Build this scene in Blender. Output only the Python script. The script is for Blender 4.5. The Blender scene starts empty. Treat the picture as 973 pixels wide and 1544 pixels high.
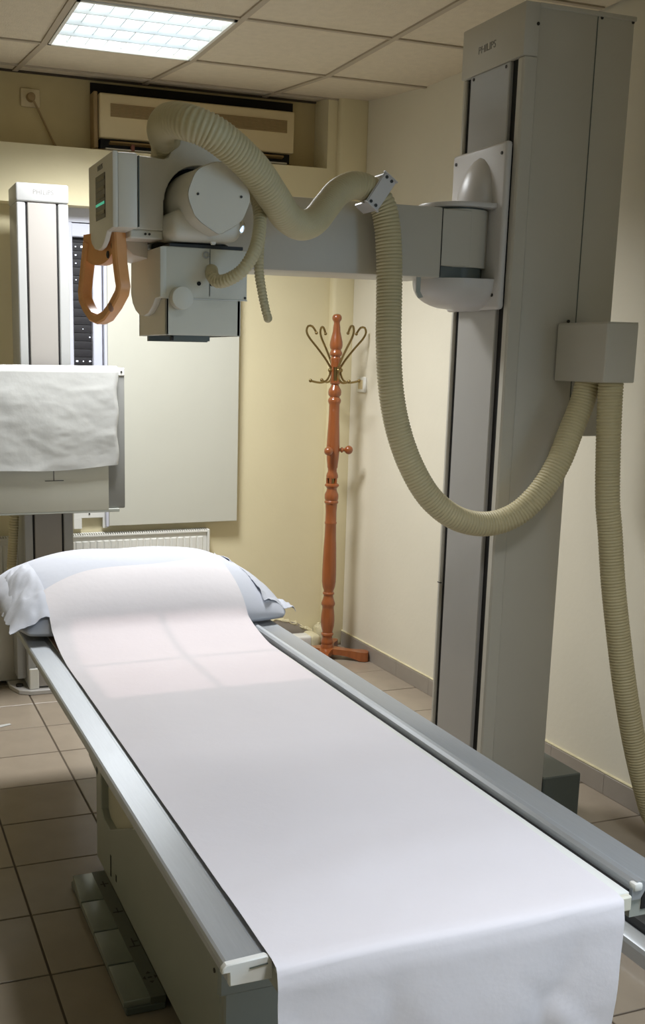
import bpy, bmesh, math, random
from mathutils import Vector, Matrix, noise
random.seed(7)
S = bpy.context.scene
C = S.collection
PI = math.pi

# ------------------------------------------------------------------ camera
W_PX, H_PX = 973, 1544
FPX, CX, CY = 1609.27, 376.31, 853.97
yaw, pitch, roll = 0.35977522, -0.19501495, 0.01644096
cam_loc = Vector((-0.403838, -4.875767, 1.532434))
f = Vector((math.sin(yaw)*math.cos(pitch), math.cos(yaw)*math.cos(pitch), math.sin(pitch)))
r = Vector((math.cos(yaw), -math.sin(yaw), 0))
u = r.cross(f)
r2 = r*math.cos(roll) + u*math.sin(roll)
u2 = -r*math.sin(roll) + u*math.cos(roll)
cd = bpy.data.cameras.new('camera')
cam = bpy.data.objects.new('camera', cd)
C.objects.link(cam)
M = Matrix((r2, u2, -f)).transposed().to_4x4()
M.translation = cam_loc
cam.matrix_world = M
cd.sensor_fit = 'VERTICAL'
cd.sensor_height = 36.0
cd.lens = FPX*36.0/H_PX
cd.shift_x = (W_PX/2-CX)/H_PX
cd.shift_y = (CY-H_PX/2)/H_PX
cd.clip_start = 0.05
S.camera = cam

# ------------------------------------------------------------------ world, lamps, exposure
wd = bpy.data.worlds.new('world')
S.world = wd
wd.use_nodes = True
wd.node_tree.nodes['Background'].inputs[0].default_value = (0.60, 0.75, 1.0, 1)
wd.node_tree.nodes['Background'].inputs[1].default_value = 0.6
S.view_settings.view_transform = 'Standard'
S.view_settings.look = 'None'
S.view_settings.gamma = 1
S.view_settings.use_curve_mapping = False
S.view_settings.exposure = 0.56

def area(name, loc, rot, sx, sy, power, col, spread=180):
    l = bpy.data.lights.new(name, 'AREA')
    l.shape = 'RECTANGLE'; l.size = sx; l.size_y = sy
    l.energy = power; l.color = col; l.spread = math.radians(spread)
    o = bpy.data.objects.new(name, l); C.objects.link(o)
    o.location = loc; o.rotation_euler = rot
    return o
# the visible ceiling troffer, a second one over the foot of the table (above the frame),
# and the daylight of a window in the right wall behind the camera
area('troffer_lamp', (0.694, -0.735, 2.668), (0, 0, 0), 0.52, 0.52, 30, (0.96, 0.98, 1.00), 140)
area('rear_troffer_lamp', (0.694, -4.30, 2.668), (0, 0, 0), 0.52, 0.52, 15, (0.94, 0.97, 1.04), 130)
area('window_daylight', (2.06, -4.75, 1.55), (0, math.radians(90), 0), 1.2, 1.3, 12, (0.50, 0.80, 1.16), 170)

# ------------------------------------------------------------------ materials
def lin(c):
    o = []
    for v in c:
        v = v/255.0
        o.append(v/12.92 if v <= 0.04045 else ((v+0.055)/1.055)**2.4)
    return tuple(o)

def mat(name, rgb, rough=0.5, metal=0.0, var=0.0, vscale=6.0, bump=0.0, bscale=60.0, coat=0.0,
        rnd=0.0, emit=None, estr=0.0, spec=0.5, stretch=None, dark=None):
    m = bpy.data.materials.new(name); m.use_nodes = True
    nt = m.node_tree; N = nt.nodes; L = nt.links
    b = N['Principled BSDF']
    col = lin(rgb)
    b.inputs['Base Color'].default_value = (*col, 1)
    b.inputs['Roughness'].default_value = rough
    b.inputs['Metallic'].default_value = metal
    b.inputs['Coat Weight'].default_value = coat
    b.inputs['Coat Roughness'].default_value = 0.12
    b.inputs['Specular IOR Level'].default_value = spec
    tc = N.new('ShaderNodeTexCoord')
    src = tc.outputs['Object']
    if stretch:
        mp = N.new('ShaderNodeMapping'); mp.inputs['Scale'].default_value = stretch
        L.new(src, mp.inputs['Vector']); src = mp.outputs['Vector']
    if var > 0 or rnd > 0:
        nz = N.new('ShaderNodeTexNoise'); nz.inputs['Scale'].default_value = vscale
        nz.inputs['Detail'].default_value = 6
        L.new(src, nz.inputs['Vector'])
        mr = N.new('ShaderNodeMapRange')
        mr.inputs['From Min'].default_value = 0.3; mr.inputs['From Max'].default_value = 0.7
        mr.inputs['To Min'].default_value = 1-var; mr.inputs['To Max'].default_value = 1+var*0.6
        L.new(nz.outputs['Fac'], mr.inputs['Value'])
        val = mr.outputs['Result']
        if rnd > 0:
            oi = N.new('ShaderNodeObjectInfo')
            m2 = N.new('ShaderNodeMapRange')
            m2.inputs['To Min'].default_value = 1-rnd; m2.inputs['To Max'].default_value = 1+rnd
            L.new(oi.outputs['Random'], m2.inputs['Value'])
            mm = N.new('ShaderNodeMath'); mm.operation = 'MULTIPLY'
            L.new(val, mm.inputs[0]); L.new(m2.outputs['Result'], mm.inputs[1]); val = mm.outputs[0]
        vm = N.new('ShaderNodeVectorMath'); vm.operation = 'SCALE'
        vm.inputs[0].default_value = col
        L.new(val, vm.inputs['Scale'])
        L.new(vm.outputs['Vector'], b.inputs['Base Color'])
    if bump > 0:
        n2 = N.new('ShaderNodeTexNoise'); n2.inputs['Scale'].default_value = bscale
        n2.inputs['Detail'].default_value = 4
        L.new(src, n2.inputs['Vector'])
        bp = N.new('ShaderNodeBump'); bp.inputs['Strength'].default_value = bump
        bp.inputs['Distance'].default_value = 0.004
        L.new(n2.outputs['Fac'], bp.inputs['Height'])
        L.new(bp.outputs['Normal'], b.inputs['Normal'])
    if emit:
        b.inputs['Emission Color'].default_value = (*lin(emit), 1)
        b.inputs['Emission Strength'].default_value = estr
    return m

m_wall = mat('cream wall paint', (228, 217, 180), 0.75, var=0.03, vscale=2.5, bump=0.15, bscale=45)
m_wall_side = mat('pale cream wall paint', (226, 219, 200), 0.75, var=0.03, vscale=2.5, bump=0.15, bscale=45)
m_recess = mat('darker recess paint', (196, 178, 132), 0.85, var=0.10, vscale=4)  # darker and more mottled than the wall paint
m_ceil = mat('mineral fibre ceiling panel', (214, 202, 180), 0.9, var=0.05, vscale=30, bump=0.5, bscale=160, rnd=0.02)
m_tbar = mat('ceiling grid metal', (176, 163, 143), 0.6)
m_tile = mat('beige floor tile', (158, 145, 128), 0.2, var=0.07, vscale=9, rnd=0.03, spec=0.55)
m_grout = mat('dark grout', (82, 70, 56), 0.8)
m_base = mat('grey skirting tile', (158, 149, 138), 0.35, var=0.05, vscale=12, rnd=0.02)
m_plaster = mat('yellowed plaster', (214, 204, 168), 0.9, var=0.12, vscale=30, bump=0.6, bscale=60)
m_grey = mat('pale grey equipment paint', (192, 187, 174), 0.42, var=0.025, vscale=5, bump=0.04, bscale=300)
m_head = mat('warm grey head paint', (224, 218, 203), 0.42, var=0.025, vscale=5, bump=0.04, bscale=300)
m_coll = mat('grey green collimator paint', (216, 213, 198), 0.45, var=0.03, vscale=5, bump=0.04, bscale=300)
m_grey2 = mat('grey green equipment paint', (166, 168, 158), 0.45, var=0.03, vscale=5, bump=0.04, bscale=300)
m_greyw = mat('white grey carriage paint', (204, 200, 196), 0.35, var=0.02, vscale=5)
m_panelgrey = mat('satin grey channel cover', (170, 167, 162), 0.35, metal=0.15, var=0.02)
m_pale = mat('pale stand paint', (168, 168, 166), 0.38, var=0.02, vscale=5)
m_palein = mat('warm pale channel cover', (158, 153, 147), 0.38, var=0.02, vscale=5)
m_black = mat('black gap', (16, 14, 14), 0.7)
m_dark = mat('dark grey rubber', (52, 54, 55), 0.6, var=0.05)
m_dgrey = mat('dark grey green steel', (92, 98, 92), 0.4, var=0.05)
m_white = mat('white plastic', (232, 231, 224), 0.4, var=0.02)
m_white2 = mat('white sprayed steel', (204, 203, 190), 0.45, var=0.02, vscale=3)
m_alu = mat('brushed aluminium', (186, 190, 194), 0.45, metal=0.6, var=0.04, vscale=40, stretch=(8, 0.4, 8), bump=0.05, bscale=200)
m_chrome = mat('chrome', (210, 212, 214), 0.12, metal=1.0)
m_hose = mat('ribbed beige grey hose', (198, 186, 148), 0.5, var=0.06, vscale=8)
m_orange = mat('worn orange plastic', (240, 174, 112), 0.4, var=0.10, vscale=14)
m_sheet = mat('white paper sheet', (228, 223, 225), 0.85, var=0.015, vscale=5, bump=0.25, bscale=26)
m_pillow = mat('white cotton pillowcase', (204, 207, 216), 0.9, bump=0.2, bscale=30)
m_paper = mat('crinkled white paper', (186, 186, 182), 0.7, bump=0.3, bscale=26)
m_wood = mat('reddish varnished wood', (152, 84, 40), 0.3, var=0.18, vscale=5, coat=0.6, stretch=(10, 10, 1.2))
m_brass = mat('aged brass', (150, 130, 88), 0.28, metal=1.0, var=0.1)
m_acbody = mat('yellowed ac plastic', (214, 196, 154), 0.5, var=0.03)
m_acgrill = mat('brown grille plastic', (156, 130, 88), 0.55, var=0.04)
m_pink = mat('dull pink tab', (150, 96, 86), 0.6)
m_frame = mat('lavender grey window frame', (206, 208, 220), 0.35)
m_shutter = mat('dark shutter slat', (32, 30, 34), 0.6, rnd=0.08, var=0.05)
m_lit = mat('daylight through pinhole', (240, 245, 255), 0.5, emit=(235, 242, 255), estr=2.0)
m_tube = mat('lit fluorescent tube', (255, 255, 255), 0.4, emit=(246, 250, 255), estr=2.7)
m_reflector = mat('bright louvre aluminium', (238, 244, 246), 0.25, metal=0.4)
m_screen = mat('lit green display', (40, 120, 100), 0.3, emit=(70, 200, 160), estr=0.35)
m_screendark = mat('display glass', (46, 38, 36), 0.25)
m_label = mat('olive label film', (112, 104, 80), 0.4)
m_letter = mat('faint grey lettering', (128, 125, 122), 0.5)
m_letterdark = mat('dim grey lettering', (136, 133, 126), 0.5)
m_mark = mat('dark printed mark', (48, 44, 40), 0.6)
m_screw = mat('dark screw head', (58, 55, 50), 0.4, metal=0.5)
m_red = mat('rust brown edge', (150, 112, 84), 0.7)
m_skinny = mat('terracotta edge', (168, 128, 106), 0.6)
m_pedal = mat('brushed pedal steel', (150, 156, 148), 0.28, metal=0.55, var=0.05, vscale=12)
m_glass = mat('window glass', (235, 242, 245), 0.05)
m_glass.node_tree.nodes['Principled BSDF'].inputs['Transmission Weight'].default_value = 1.0

# ------------------------------------------------------------------ mesh helpers
ORG = {}

class MB:
    def __init__(self): self.bm = bmesh.new()
    def _merge(self, t):
        me = bpy.data.meshes.new('t'); t.to_mesh(me); t.free()
        self.bm.from_mesh(me); bpy.data.meshes.remove(me); return self
    def box(self, x0, x1, y0, y1, z0, z1, bev=0.0, seg=2, top=None):
        t = bmesh.new()
        bmesh.ops.create_cube(t, size=1)
        for v in t.verts:
            v.co = Vector(((x0+x1)/2+v.co.x*(x1-x0), (y0+y1)/2+v.co.y*(y1-y0), (z0+z1)/2+v.co.z*(z1-z0)))
        if bev > 0:
            bmesh.ops.bevel(t, geom=t.edges[:], offset=bev, segments=seg, affect='EDGES', profile=0.5)
        return self._merge(t)
    def prism(self, poly, axis, a0, a1, bev=0.0, seg=2):
        # poly: 2D points; axis 'x' -> (y,z), 'y' -> (x,z), 'z' -> (x,y)
        def P(p, a):
            return {'x': (a, p[0], p[1]), 'y': (p[0], a, p[1]), 'z': (p[0], p[1], a)}[axis]
        t = bmesh.new()
        A = [t.verts.new(P(p, a0)) for p in poly]
        B = [t.verts.new(P(p, a1)) for p in poly]
        t.faces.new(A); t.faces.new(B[::-1])
        n = len(poly)
        for i in range(n):
            t.faces.new((A[i], B[i], B[(i+1) % n], A[(i+1) % n]))
        bmesh.ops.recalc_face_normals(t, faces=t.faces[:])
        if bev > 0:
            ed = [e for e in t.edges if (e.verts[0] in A) == (e.verts[1] in A)]
            bmesh.ops.bevel(t, geom=ed, offset=bev, segments=seg, affect='EDGES', profile=0.5)
        return self._merge(t)
    def cyl(self, p0, p1, ra, rb=None, seg=24, bev=0.0):
        rb = ra if rb is None else rb
        p0 = Vector(p0); p1 = Vector(p1); d = p1-p0
        t = bmesh.new()
        q = d.to_track_quat('Z', 'Y')
        A = []; B = []
        for i in range(seg):
            a = 2*PI*i/seg; w = Vector((math.cos(a), math.sin(a), 0))
            A.append(t.verts.new(p0+q @ (w*ra))); B.append(t.verts.new(p1+q @ (w*rb)))
        t.faces.new(A[::-1]); t.faces.new(B)
        for i in range(seg):
            t.faces.new((A[i], A[(i+1) % seg], B[(i+1) % seg], B[i]))
        if bev > 0:
            ed = [e for e in t.edges if (e.verts[0] in A) == (e.verts[1] in A)]
            bmesh.ops.bevel(t, geom=ed, offset=bev, segments=2, affect='EDGES', profile=0.5)
        return self._merge(t)
    def rings(self, rings, cap=True):
        t = bmesh.new()
        R = [[t.verts.new(p) for p in ring] for ring in rings]
        n = len(R[0])
        for a, b in zip(R, R[1:]):
            for i in range(n):
                t.faces.new((a[i], a[(i+1) % n], b[(i+1) % n], b[i]))
        if cap:
            t.faces.new(R[0][::-1]); t.faces.new(R[-1])
        bmesh.ops.recalc_face_normals(t, faces=t.faces[:])
        return self._merge(t)
    def lathe(self, prof, cx, cy, seg=24):
        return self.rings([[(cx+rr*math.cos(2*PI*i/seg), cy+rr*math.sin(2*PI*i/seg), z) for i in range(seg)] for rr, z in prof])
    def ball(self, c, rad, seg=14, sc=(1, 1, 1)):
        t = bmesh.new()
        bmesh.ops.create_uvsphere(t, u_segments=seg, v_segments=max(6, seg//2+1), radius=rad)
        for v in t.verts:
            v.co = Vector(c)+Vector((v.co.x*sc[0], v.co.y*sc[1], v.co.z*sc[2]))
        return self._merge(t)
    def tube(self, path, rad, seg=12, step=0.012, ribs=None, taper=None, cap_round=False):
        pts = spline(path, step if not ribs else ribs[0]/4.0)
        rings = []
        T = None; up = None
        n = len(pts)
        for i, p in enumerate(pts):
            d = (pts[min(i+1, n-1)]-pts[max(i-1, 0)]).normalized()
            if up is None:
                up = Vector((0, 0, 1)) if abs(d.z) < 0.9 else Vector((1, 0, 0))
            side = d.cross(up).normalized(); up = side.cross(d).normalized()
            rr = rad
            if taper: rr = rad*taper(i/(n-1))
            if ribs: rr = rr - ribs[1]*(1.0, 0.25, 0.0, 0.25)[i % 4]*rr/rad
            rings.append([p+side*(rr*math.cos(2*PI*k/seg))+up*(rr*math.sin(2*PI*k/seg)) for k in range(seg)])
        return self.rings(rings)
    def quadgrid(self, fn, nu, nv, thick=0.0):
        t = bmesh.new()
        V = [[t.verts.new(fn(i/(nu-1), j/(nv-1))) for j in range(nv)] for i in range(nu)]
        for i in range(nu-1):
            for j in range(nv-1):
                t.faces.new((V[i][j], V[i+1][j], V[i+1][j+1], V[i][j+1]))
        bmesh.ops.recalc_face_normals(t, faces=t.faces[:])
        if thick:
            bmesh.ops.solidify(t, geom=t.faces[:], thickness=thick)
        return self._merge(t)

def spline(path, step):
    P = [Vector(p) for p in path]
    P = [P[0]*2-P[1]]+P+[P[-1]*2-P[-2]]
    dense = []
    for i in range(1, len(P)-2):
        a, b, c, d = P[i-1], P[i], P[i+1], P[i+2]
        for k in range(24):
            t = k/24
            dense.append(0.5*((2*b)+(c-a)*t+(2*a-5*b+4*c-d)*t*t+(3*b-a-3*c+d)*t**3))
    dense.append(P[-2])
    out = [dense[0]]; acc = 0.0
    for a, b in zip(dense, dense[1:]):
        l = (b-a).length
        while acc+l >= step:
            k = (step-acc)/l
            a = a.lerp(b, k); out.append(a.copy()); l = (b-a).length; acc = 0.0
        acc += l
    return out

def obj(name, mb, m, parent=None, origin=None, smooth=True, angle=35, label=None, kind=None):
    me = bpy.data.meshes.new(name)
    mb.bm.to_mesh(me); mb.bm.free()
    me.materials.append(m)
    o = bpy.data.objects.new(name, me); C.objects.link(o)
    if parent is not None:
        o.parent = parent; org = ORG[parent]
    else:
        if origin is None:
            xs = [v.co for v in me.vertices]
            lo = [min(v[i] for v in xs) for i in range(3)]; hi = [max(v[i] for v in xs) for i in range(3)]
            origin = ((lo[0]+hi[0])/2, (lo[1]+hi[1])/2, lo[2])
        org = Vector(origin); o.location = org
    ORG[o] = org
    me.transform(Matrix.Translation(-org))
    if smooth:
        for p in me.polygons: p.use_smooth = True
        me.set_sharp_from_angle(angle=math.radians(angle))
    if label: o['label'] = label
    if kind: o['kind'] = kind
    return o

def thing(name, label, cat, loc, group=None):
    o = bpy.data.objects.new(name, None); C.objects.link(o)
    o.empty_display_size = 0.1
    o.location = loc; ORG[o] = Vector(loc)
    o['label'] = label; o['category'] = cat
    if group: o['group'] = group
    return o
def tag(o, label, cat, group=None):
    o['label'] = label; o['category'] = cat
    if group: o['group'] = group
    return o
def struct(name, loc):
    o = bpy.data.objects.new(name, None); C.objects.link(o)
    o.location = loc; ORG[o] = Vector(loc); o['kind'] = 'structure'
    return o
def piece(name, me, loc, parent, sc=None, rot=None):
    o = bpy.data.objects.new(name, me); C.objects.link(o)
    o.parent = parent; o.location = Vector(loc)-ORG[parent]
    if sc: o.scale = sc
    if rot: o.rotation_euler = rot
    return o
def text(name, s, size, loc, ex, ey, m, parent, ext=0.0006):
    # flat raised lettering; ex = writing direction, ey = up direction
    cu = bpy.data.curves.new(name, 'FONT'); cu.body = s; cu.size = size; cu.extrude = ext
    cu.align_x = 'CENTER'; cu.align_y = 'CENTER'; cu.resolution_u = 3
    tmp = bpy.data.objects.new('tmp', cu); C.objects.link(tmp)
    dg = bpy.context.evaluated_depsgraph_get()
    me = bpy.data.meshes.new_from_object(tmp.evaluated_get(dg))
    bpy.data.objects.remove(tmp)
    me.materials.clear(); me.materials.append(m)
    ex = Vector(ex).normalized(); ey = Vector(ey).normalized(); ez = ex.cross(ey)
    R = Matrix((ex, ey, ez)).transposed().to_4x4(); R.translation = Vector(loc)-ORG[parent]
    me.transform(R)
    o = bpy.data.objects.new(name, me); C.objects.link(o); o.parent = parent; ORG[o] = ORG[parent]
    return o
def screws(parent, pts, nrm, rad=0.004, m=None, name='screw'):
    n = Vector(nrm)
    for p in pts:
        p = Vector(p)
        obj(name, MB().cyl(p-n*0.002, p+n*0.0015, rad, seg=10), m or m_screw, parent)

# ------------------------------------------------------------------ setting: floor
TS = 0.304
fl = obj('floor', MB().box(-2.5, 2.4, -6.4, 0.6, -0.08, -0.003), m_grout, origin=(0, 0, -0.003)); fl['kind'] = 'structure'
tb = bmesh.new()
bmesh.ops.create_cube(tb, size=1)
for v in tb.verts:
    v.co = Vector((v.co.x*(TS-0.006), v.co.y*(TS-0.006), v.co.z*0.006-0.003))
bmesh.ops.bevel(tb, geom=[e for e in tb.edges if all(v.co.z > -0.001 for v in e.verts)], offset=0.0015, segments=1, affect='EDGES')
tile_me = bpy.data.meshes.new('floor_tile'); tb.to_mesh(tile_me); tb.free(); tile_me.materials.append(m_tile)
for i in range(-7, 7):
    for j in range(-17, 1):
        x = (i+0.5)*TS; y = (j+0.5)*TS
        piece('floor_tile', tile_me, (x, y, random.uniform(-0.0004, 0.0004)), fl)
obj('floor_tile_field', MB().box(-2.4, 2.2, -6.3, -17*TS-0.003, -0.006, 0), m_tile, fl)

# ------------------------------------------------------------------ setting: walls
def wx(y): return 2.048-(y-0.25)*0.0185          # inner face of the right wall, slightly out of square
YN = -6.3
wr = MB()
def wall_seg(mb, y0, y1, z0, z1):
    mb.prism([(wx(y0), y0), (wx(y0)+0.3, y0), (wx(y1)+0.3, y1), (wx(y1), y1)], 'z', z0, z1)
wall_seg(wr, -4.15, 0.25, 0, 2.85)
wall_seg(wr, YN, -5.35, 0, 2.85)
wall_seg(wr, -5.35, -4.15, 0, 0.95); wall_seg(wr, -5.35, -4.15, 2.15, 2.85)
obj('wall_right', wr, m_wall_side, origin=(2.1, -3, 0), smooth=False)['kind'] = 'structure'
wb = MB()
wb.box(-2.5, 0.60, 0.25, 0.60, 0, 2.188)
wb.box(1.38, 2.35, 0.25, 0.60, 0, 2.188)
wb.box(0.60, 1.38, 0.25, 0.60, 0, 0.775)
wb.box(0.60, 1.38, 0.50, 0.60, 0.775, 2.188)
wb.box(-2.5, 2.35, 0.15, 0.60, 2.188, 2.436)
wb.box(1.857, 2.35, 0.15, 0.60, 2.436, 2.85)
obj('wall_back', wb, m_wall, origin=(0, 0.25, 0), smooth=False)['kind'] = 'structure'
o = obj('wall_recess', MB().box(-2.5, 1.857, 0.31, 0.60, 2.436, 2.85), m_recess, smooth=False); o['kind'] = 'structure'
obj('wall_left', MB().box(-2.6, -2.4, YN, 0.6, 0, 2.85), m_wall, smooth=False)['kind'] = 'structure'
obj('wall_front', MB().box(-2.6, 2.6, YN-0.2, YN, 0, 2.85), m_wall, smooth=False)['kind'] = 'structure'
# boxed riser in the corner
tr = MB()
tr.box(1.935, 2.06, 0.195, 0.26, 0.0, 2.19, 0.018, 3)
tr.box(1.905, 2.06, 0.105, 0.16, 2.186, 2.80, 0.018, 3)
obj('trim_1', tr, m_wall)['kind'] = 'structure'
# the window behind the camera that lets the daylight in
w2 = struct('window_2', (2.10, -4.75, 0.95))
fr = MB()
for (a, b, c, d) in ((-5.35, -4.15, 0.95, 1.0), (-5.35, -4.15, 2.10, 2.15), (-5.35, -5.29, 1.0, 2.10), (-4.21, -4.15, 1.0, 2.10), (-4.78, -4.72, 1.0, 2.10)):
    fr.box(2.17, 2.24, a, b, c, d)
obj('window_frame', fr, m_frame, w2)
for a, b in ((-5.29, -4.78), (-4.72, -4.21)):
    obj('pane', MB().box(2.20, 2.206, a, b, 1.0, 2.10), m_glass, w2)

# skirting
bs = struct('baseboard_right', (2.06, -2.0, 0))
for k in range(0, 15):
    y1 = 0.19-k*0.304; y0 = y1-0.3025
    if y0 < -4.4: break
    m = MB(); m.prism([(wx(y0)-0.011, y0), (wx(y0)+0.01, y0), (wx(y1)+0.01, y1), (wx(y1)-0.011, y1)], 'z', 0, 0.076, 0.0015, 1)
    obj('skirting_tile', m, m_base, bs)
bb = struct('baseboard_back', (0.5, 0.25, 0))
m = MB(); m.prism([(1.60, 0.0), (1.862, 0.0), (1.862, 0.088), (1.80, 0.128), (1.72, 0.150), (1.60, 0.152)], 'y', 0.239, 0.252)
obj('skirting_tile', m, m_base, bb)
for k in range(0, 9):
    x1 = 1.5975-k*0.304
    obj('skirting_tile', MB().box(x1-0.3025, x1, 0.239, 0.252, 0, 0.152, 0.0015, 1), m_base, bb)
m = MB(); m.prism([(wx(-4.1)-0.009, -4.1), (wx(-4.1)+0.005, -4.1), (wx(0.2)+0.005, 0.2), (wx(0.2)-0.009, 0.2)], 'z', 0.0765, 0.083, 0.002, 1)
obj('grout_line', m, m_plaster, bs)
def ragged(a, b):
    x = 1.62+0.27*a
    n1 = noise.fractal(Vector((x*40, 0.3, 1.7)), 0.8, 2.1, 3); n2 = noise.noise(Vector((x*60, b*3, 5.0)))
    top = 0.150-0.066*max(0.0, x-1.72)/0.15; zt = top+0.014+0.012*n1; zl = top-0.012+0.010*noise.noise(Vector((x*55, 3, 3)))
    bul = math.sin(PI*min(1, b))
    return (x, 0.2485-0.016*bul*(0.7+0.5*n2), zl+(zt-zl)*b)
pl = MB(); pl.quadgrid(ragged, 50, 8, 0.004)
def elbow_blob(a, b):
    th = 2*PI*a; ph = PI*(b-0.5)
    n1 = noise.fractal(Vector((math.cos(th)*2.2+3, math.sin(th)*2.2, ph*2)), 0.8, 2.1, 3)
    rr = 1+0.28*n1
    return (1.915+0.036*rr*math.cos(th)*math.cos(ph), 0.200+0.040*rr*math.sin(th)*math.cos(ph), 0.062+0.066*rr*math.sin(ph))
pl.quadgrid(elbow_blob, 24, 16)
obj('plaster_patch', pl, m_plaster, bb)

# ------------------------------------------------------------------ setting: ceiling
CZ = 2.70
gx = [-2.40, -2.02, -1.42, -0.82, -0.22, 0.38, 0.98, 1.58, 2.07]
gy = [-0.44-0.597*k for k in range(0, 10)] + [YN]
ce = obj('ceiling', MB().box(-2.6, 2.4, YN-0.2, 0.6, 2.84, 2.95), m_ceil, origin=(0, -3, 2.84), smooth=False); ce['kind'] = 'structure'
def slope_z(y): return CZ + (y+0.44)*0.093 if y > -0.44 else CZ
def ceil_panel(x0, x1, y0, y1):
    m = MB()
    t = bmesh.new()
    q = []
    for zz in (0.004, 0.018):
        q.append([t.verts.new((x, y, slope_z(y)+zz)) for x, y in ((x0, y0), (x1, y0), (x1, y1), (x0, y1))])
    t.faces.new(q[0]); t.faces.new(q[1][::-1])
    for i in range(4):
        t.faces.new((q[0][i], q[1][i], q[1][(i+1) % 4], q[0][(i+1) % 4]))
    bmesh.ops.recalc_face_normals(t, faces=t.faces[:])
    m._merge(t)
    return obj('ceiling_panel', m, m_ceil, ce, smooth=False)
for i in range(len(gx)-1):
    for j in range(len(gy)-1):
        y1, y0 = gy[j], gy[j+1]
        lit = (abs(gx[i]-0.38) < 0.01 and j in (0, 6))
        if not lit: ceil_panel(gx[i]+0.002, gx[i+1]-0.002, y0+0.002, y1-0.002)
    ceil_panel(gx[i]+0.002, gx[i+1]-0.002, -0.438, 0.142)
    ceil_panel(gx[i]+0.002, gx[i+1]-0.002, 0.147, 0.312)
for x in gx[1:-1]:
    obj('ceiling_grid_bar', MB().box(x-0.012, x+0.012, YN, -0.44, CZ-0.003, CZ+0.03), m_tbar, ce)
    t = MB(); t.prism([(-0.44, CZ-0.003), (0.31, slope_z(0.31)-0.003), (0.31, slope_z(0.31)+0.02), (-0.44, CZ+0.02)], 'x', x-0.012, x+0.012)
    obj('ceiling_grid_bar', t, m_tbar, ce)
for y in gy[:-1]+[0.145]:
    z = slope_z(y)
    for i in range(len(gx)-1):
        obj('ceiling_grid_bar', MB().box(gx[i]+0.012, gx[i+1]-0.012, y-0.009, y+0.009, z-0.002, z+0.022), m_tbar, ce)
# dark wall angle where the panels meet the recess wall
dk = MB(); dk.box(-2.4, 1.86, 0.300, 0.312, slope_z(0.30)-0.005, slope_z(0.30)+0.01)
obj('wall_angle', dk, mat('dark brown wall angle', (70, 58, 44), 0.8), ce)

# ------------------------------------------------------------------ ceiling lights
def troffer(yc, label):
    t = thing('ceiling_light', label, 'ceiling light', (0.68, yc, CZ))
    x0, x1, y0, y1 = 0.394, 0.968, yc-0.285, yc+0.285
    fm = MB()
    fm.box(x0, x1, y0, y0+0.012, CZ-0.006, CZ+0.10); fm.box(x0, x1, y1-0.012, y1, CZ-0.006, CZ+0.10)
    fm.box(x0, x0+0.012, y0, y1, CZ-0.006, CZ+0.10); fm.box(x1-0.012, x1, y0, y1, CZ-0.006, CZ+0.10)
    obj('frame', fm, m_white, t)
    obj('reflector', MB().box(x0, x1, y0, y1, CZ+0.10, CZ+0.11), m_reflector, t)
    for k in range(4):
        y = y0+0.0712+0.1425*k
        obj('tube', MB().cyl((x0+0.02, y, CZ+0.075), (x1-0.02, y, CZ+0.075), 0.032, seg=14), m_tube, t)
    for k in range(1, 4):
        y = y0+0.1425*k
        obj('louvre_blade', MB().prism([(y-0.003, CZ-0.002), (y+0.003, CZ-0.002), (y+0.012, CZ+0.05), (y-0.012, CZ+0.05)], 'x', x0+0.01, x1-0.01), m_reflector, t)
    for k in range(1, 8):
        x = x0+0.0715*k
        obj('louvre_blade', MB().box(x-0.0015, x+0.0015, y0+0.01, y1-0.01, CZ+0.008, CZ+0.045), m_reflector, t)
    return t
troffer(-0.735, 'lit square ceiling light with bright louvre set in the panel ceiling')
troffer(-0.44-0.597*6.5, 'second lit square ceiling light over the foot of the table')

# ------------------------------------------------------------------ window behind the wall stand
w1 = struct('window_1', (0.9, 0.26, 0.78))
fr = MB()
fr.box(0.545, 1.38, 0.235, 0.275, 2.125, 2.188); fr.box(0.56, 1.38, 0.24, 0.28, 2.06, 2.122, 0.004, 1)
fr.box(0.545, 0.615, 0.235, 0.275, 0.775, 2.125, 0.004, 1)
obj('window_frame', fr, m_frame, w1)
fr2 = MB(); fr2.box(0.706, 0.752, 0.228, 0.275, 0.76, 2.06, 0.004, 1)
obj('window_mullion', fr2, m_frame, w1)
fr3 = MB(); fr3.box(0.756, 0.764, 0.236, 0.262, 0.76, 2.06)
obj('rusted_edge', fr3, m_red, w1, label='rust stained metal edge')
z = 0.80
k = 0
while z < 2.06:
    m = MB(); m.prism([(0.262, z+0.001), (0.272, z+0.001), (0.272, z+0.0365), (0.2625, z+0.0365), (0.2605, z+0.02)], 'x', 0.60, 0.72)
    obj('shutter_slat', m, m_shutter, w1)
    rr_ = random.Random(k)
    if k % 2 == 0 or rr_.random() < 0.4:
        for xh in (0.634, 0.664, 0.696):
            if rr_.random() < 0.55:
                s = rr_.uniform(0.0012, 0.0045)
                obj('light_slot', MB().box(xh-s*1.3, xh+s*1.3, 0.2585, 0.2605, z+0.018-s, z+0.018+s), m_lit, w1)
    z += 0.0375; k += 1
obj('shutter_slat', MB().box(0.764, 1.38, 0.262, 0.272, 0.80, 2.06), m_shutter, w1)
br = MB()
br.box(0.598, 0.765, 0.222, 0.245, 0.742, 0.776, 0.002, 1); br.box(0.598, 0.638, 0.222, 0.245, 0.69, 0.745, 0.002, 1); br.box(0.742, 0.765, 0.222, 0.245, 0.69, 0.745, 0.002, 1)
obj('sill_bracket', br, m_white, w1, label='white bracket at the window foot')
screws(w1, [(0.675, 0.221, 0.763)], (0, -1, 0), 0.004)

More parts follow.
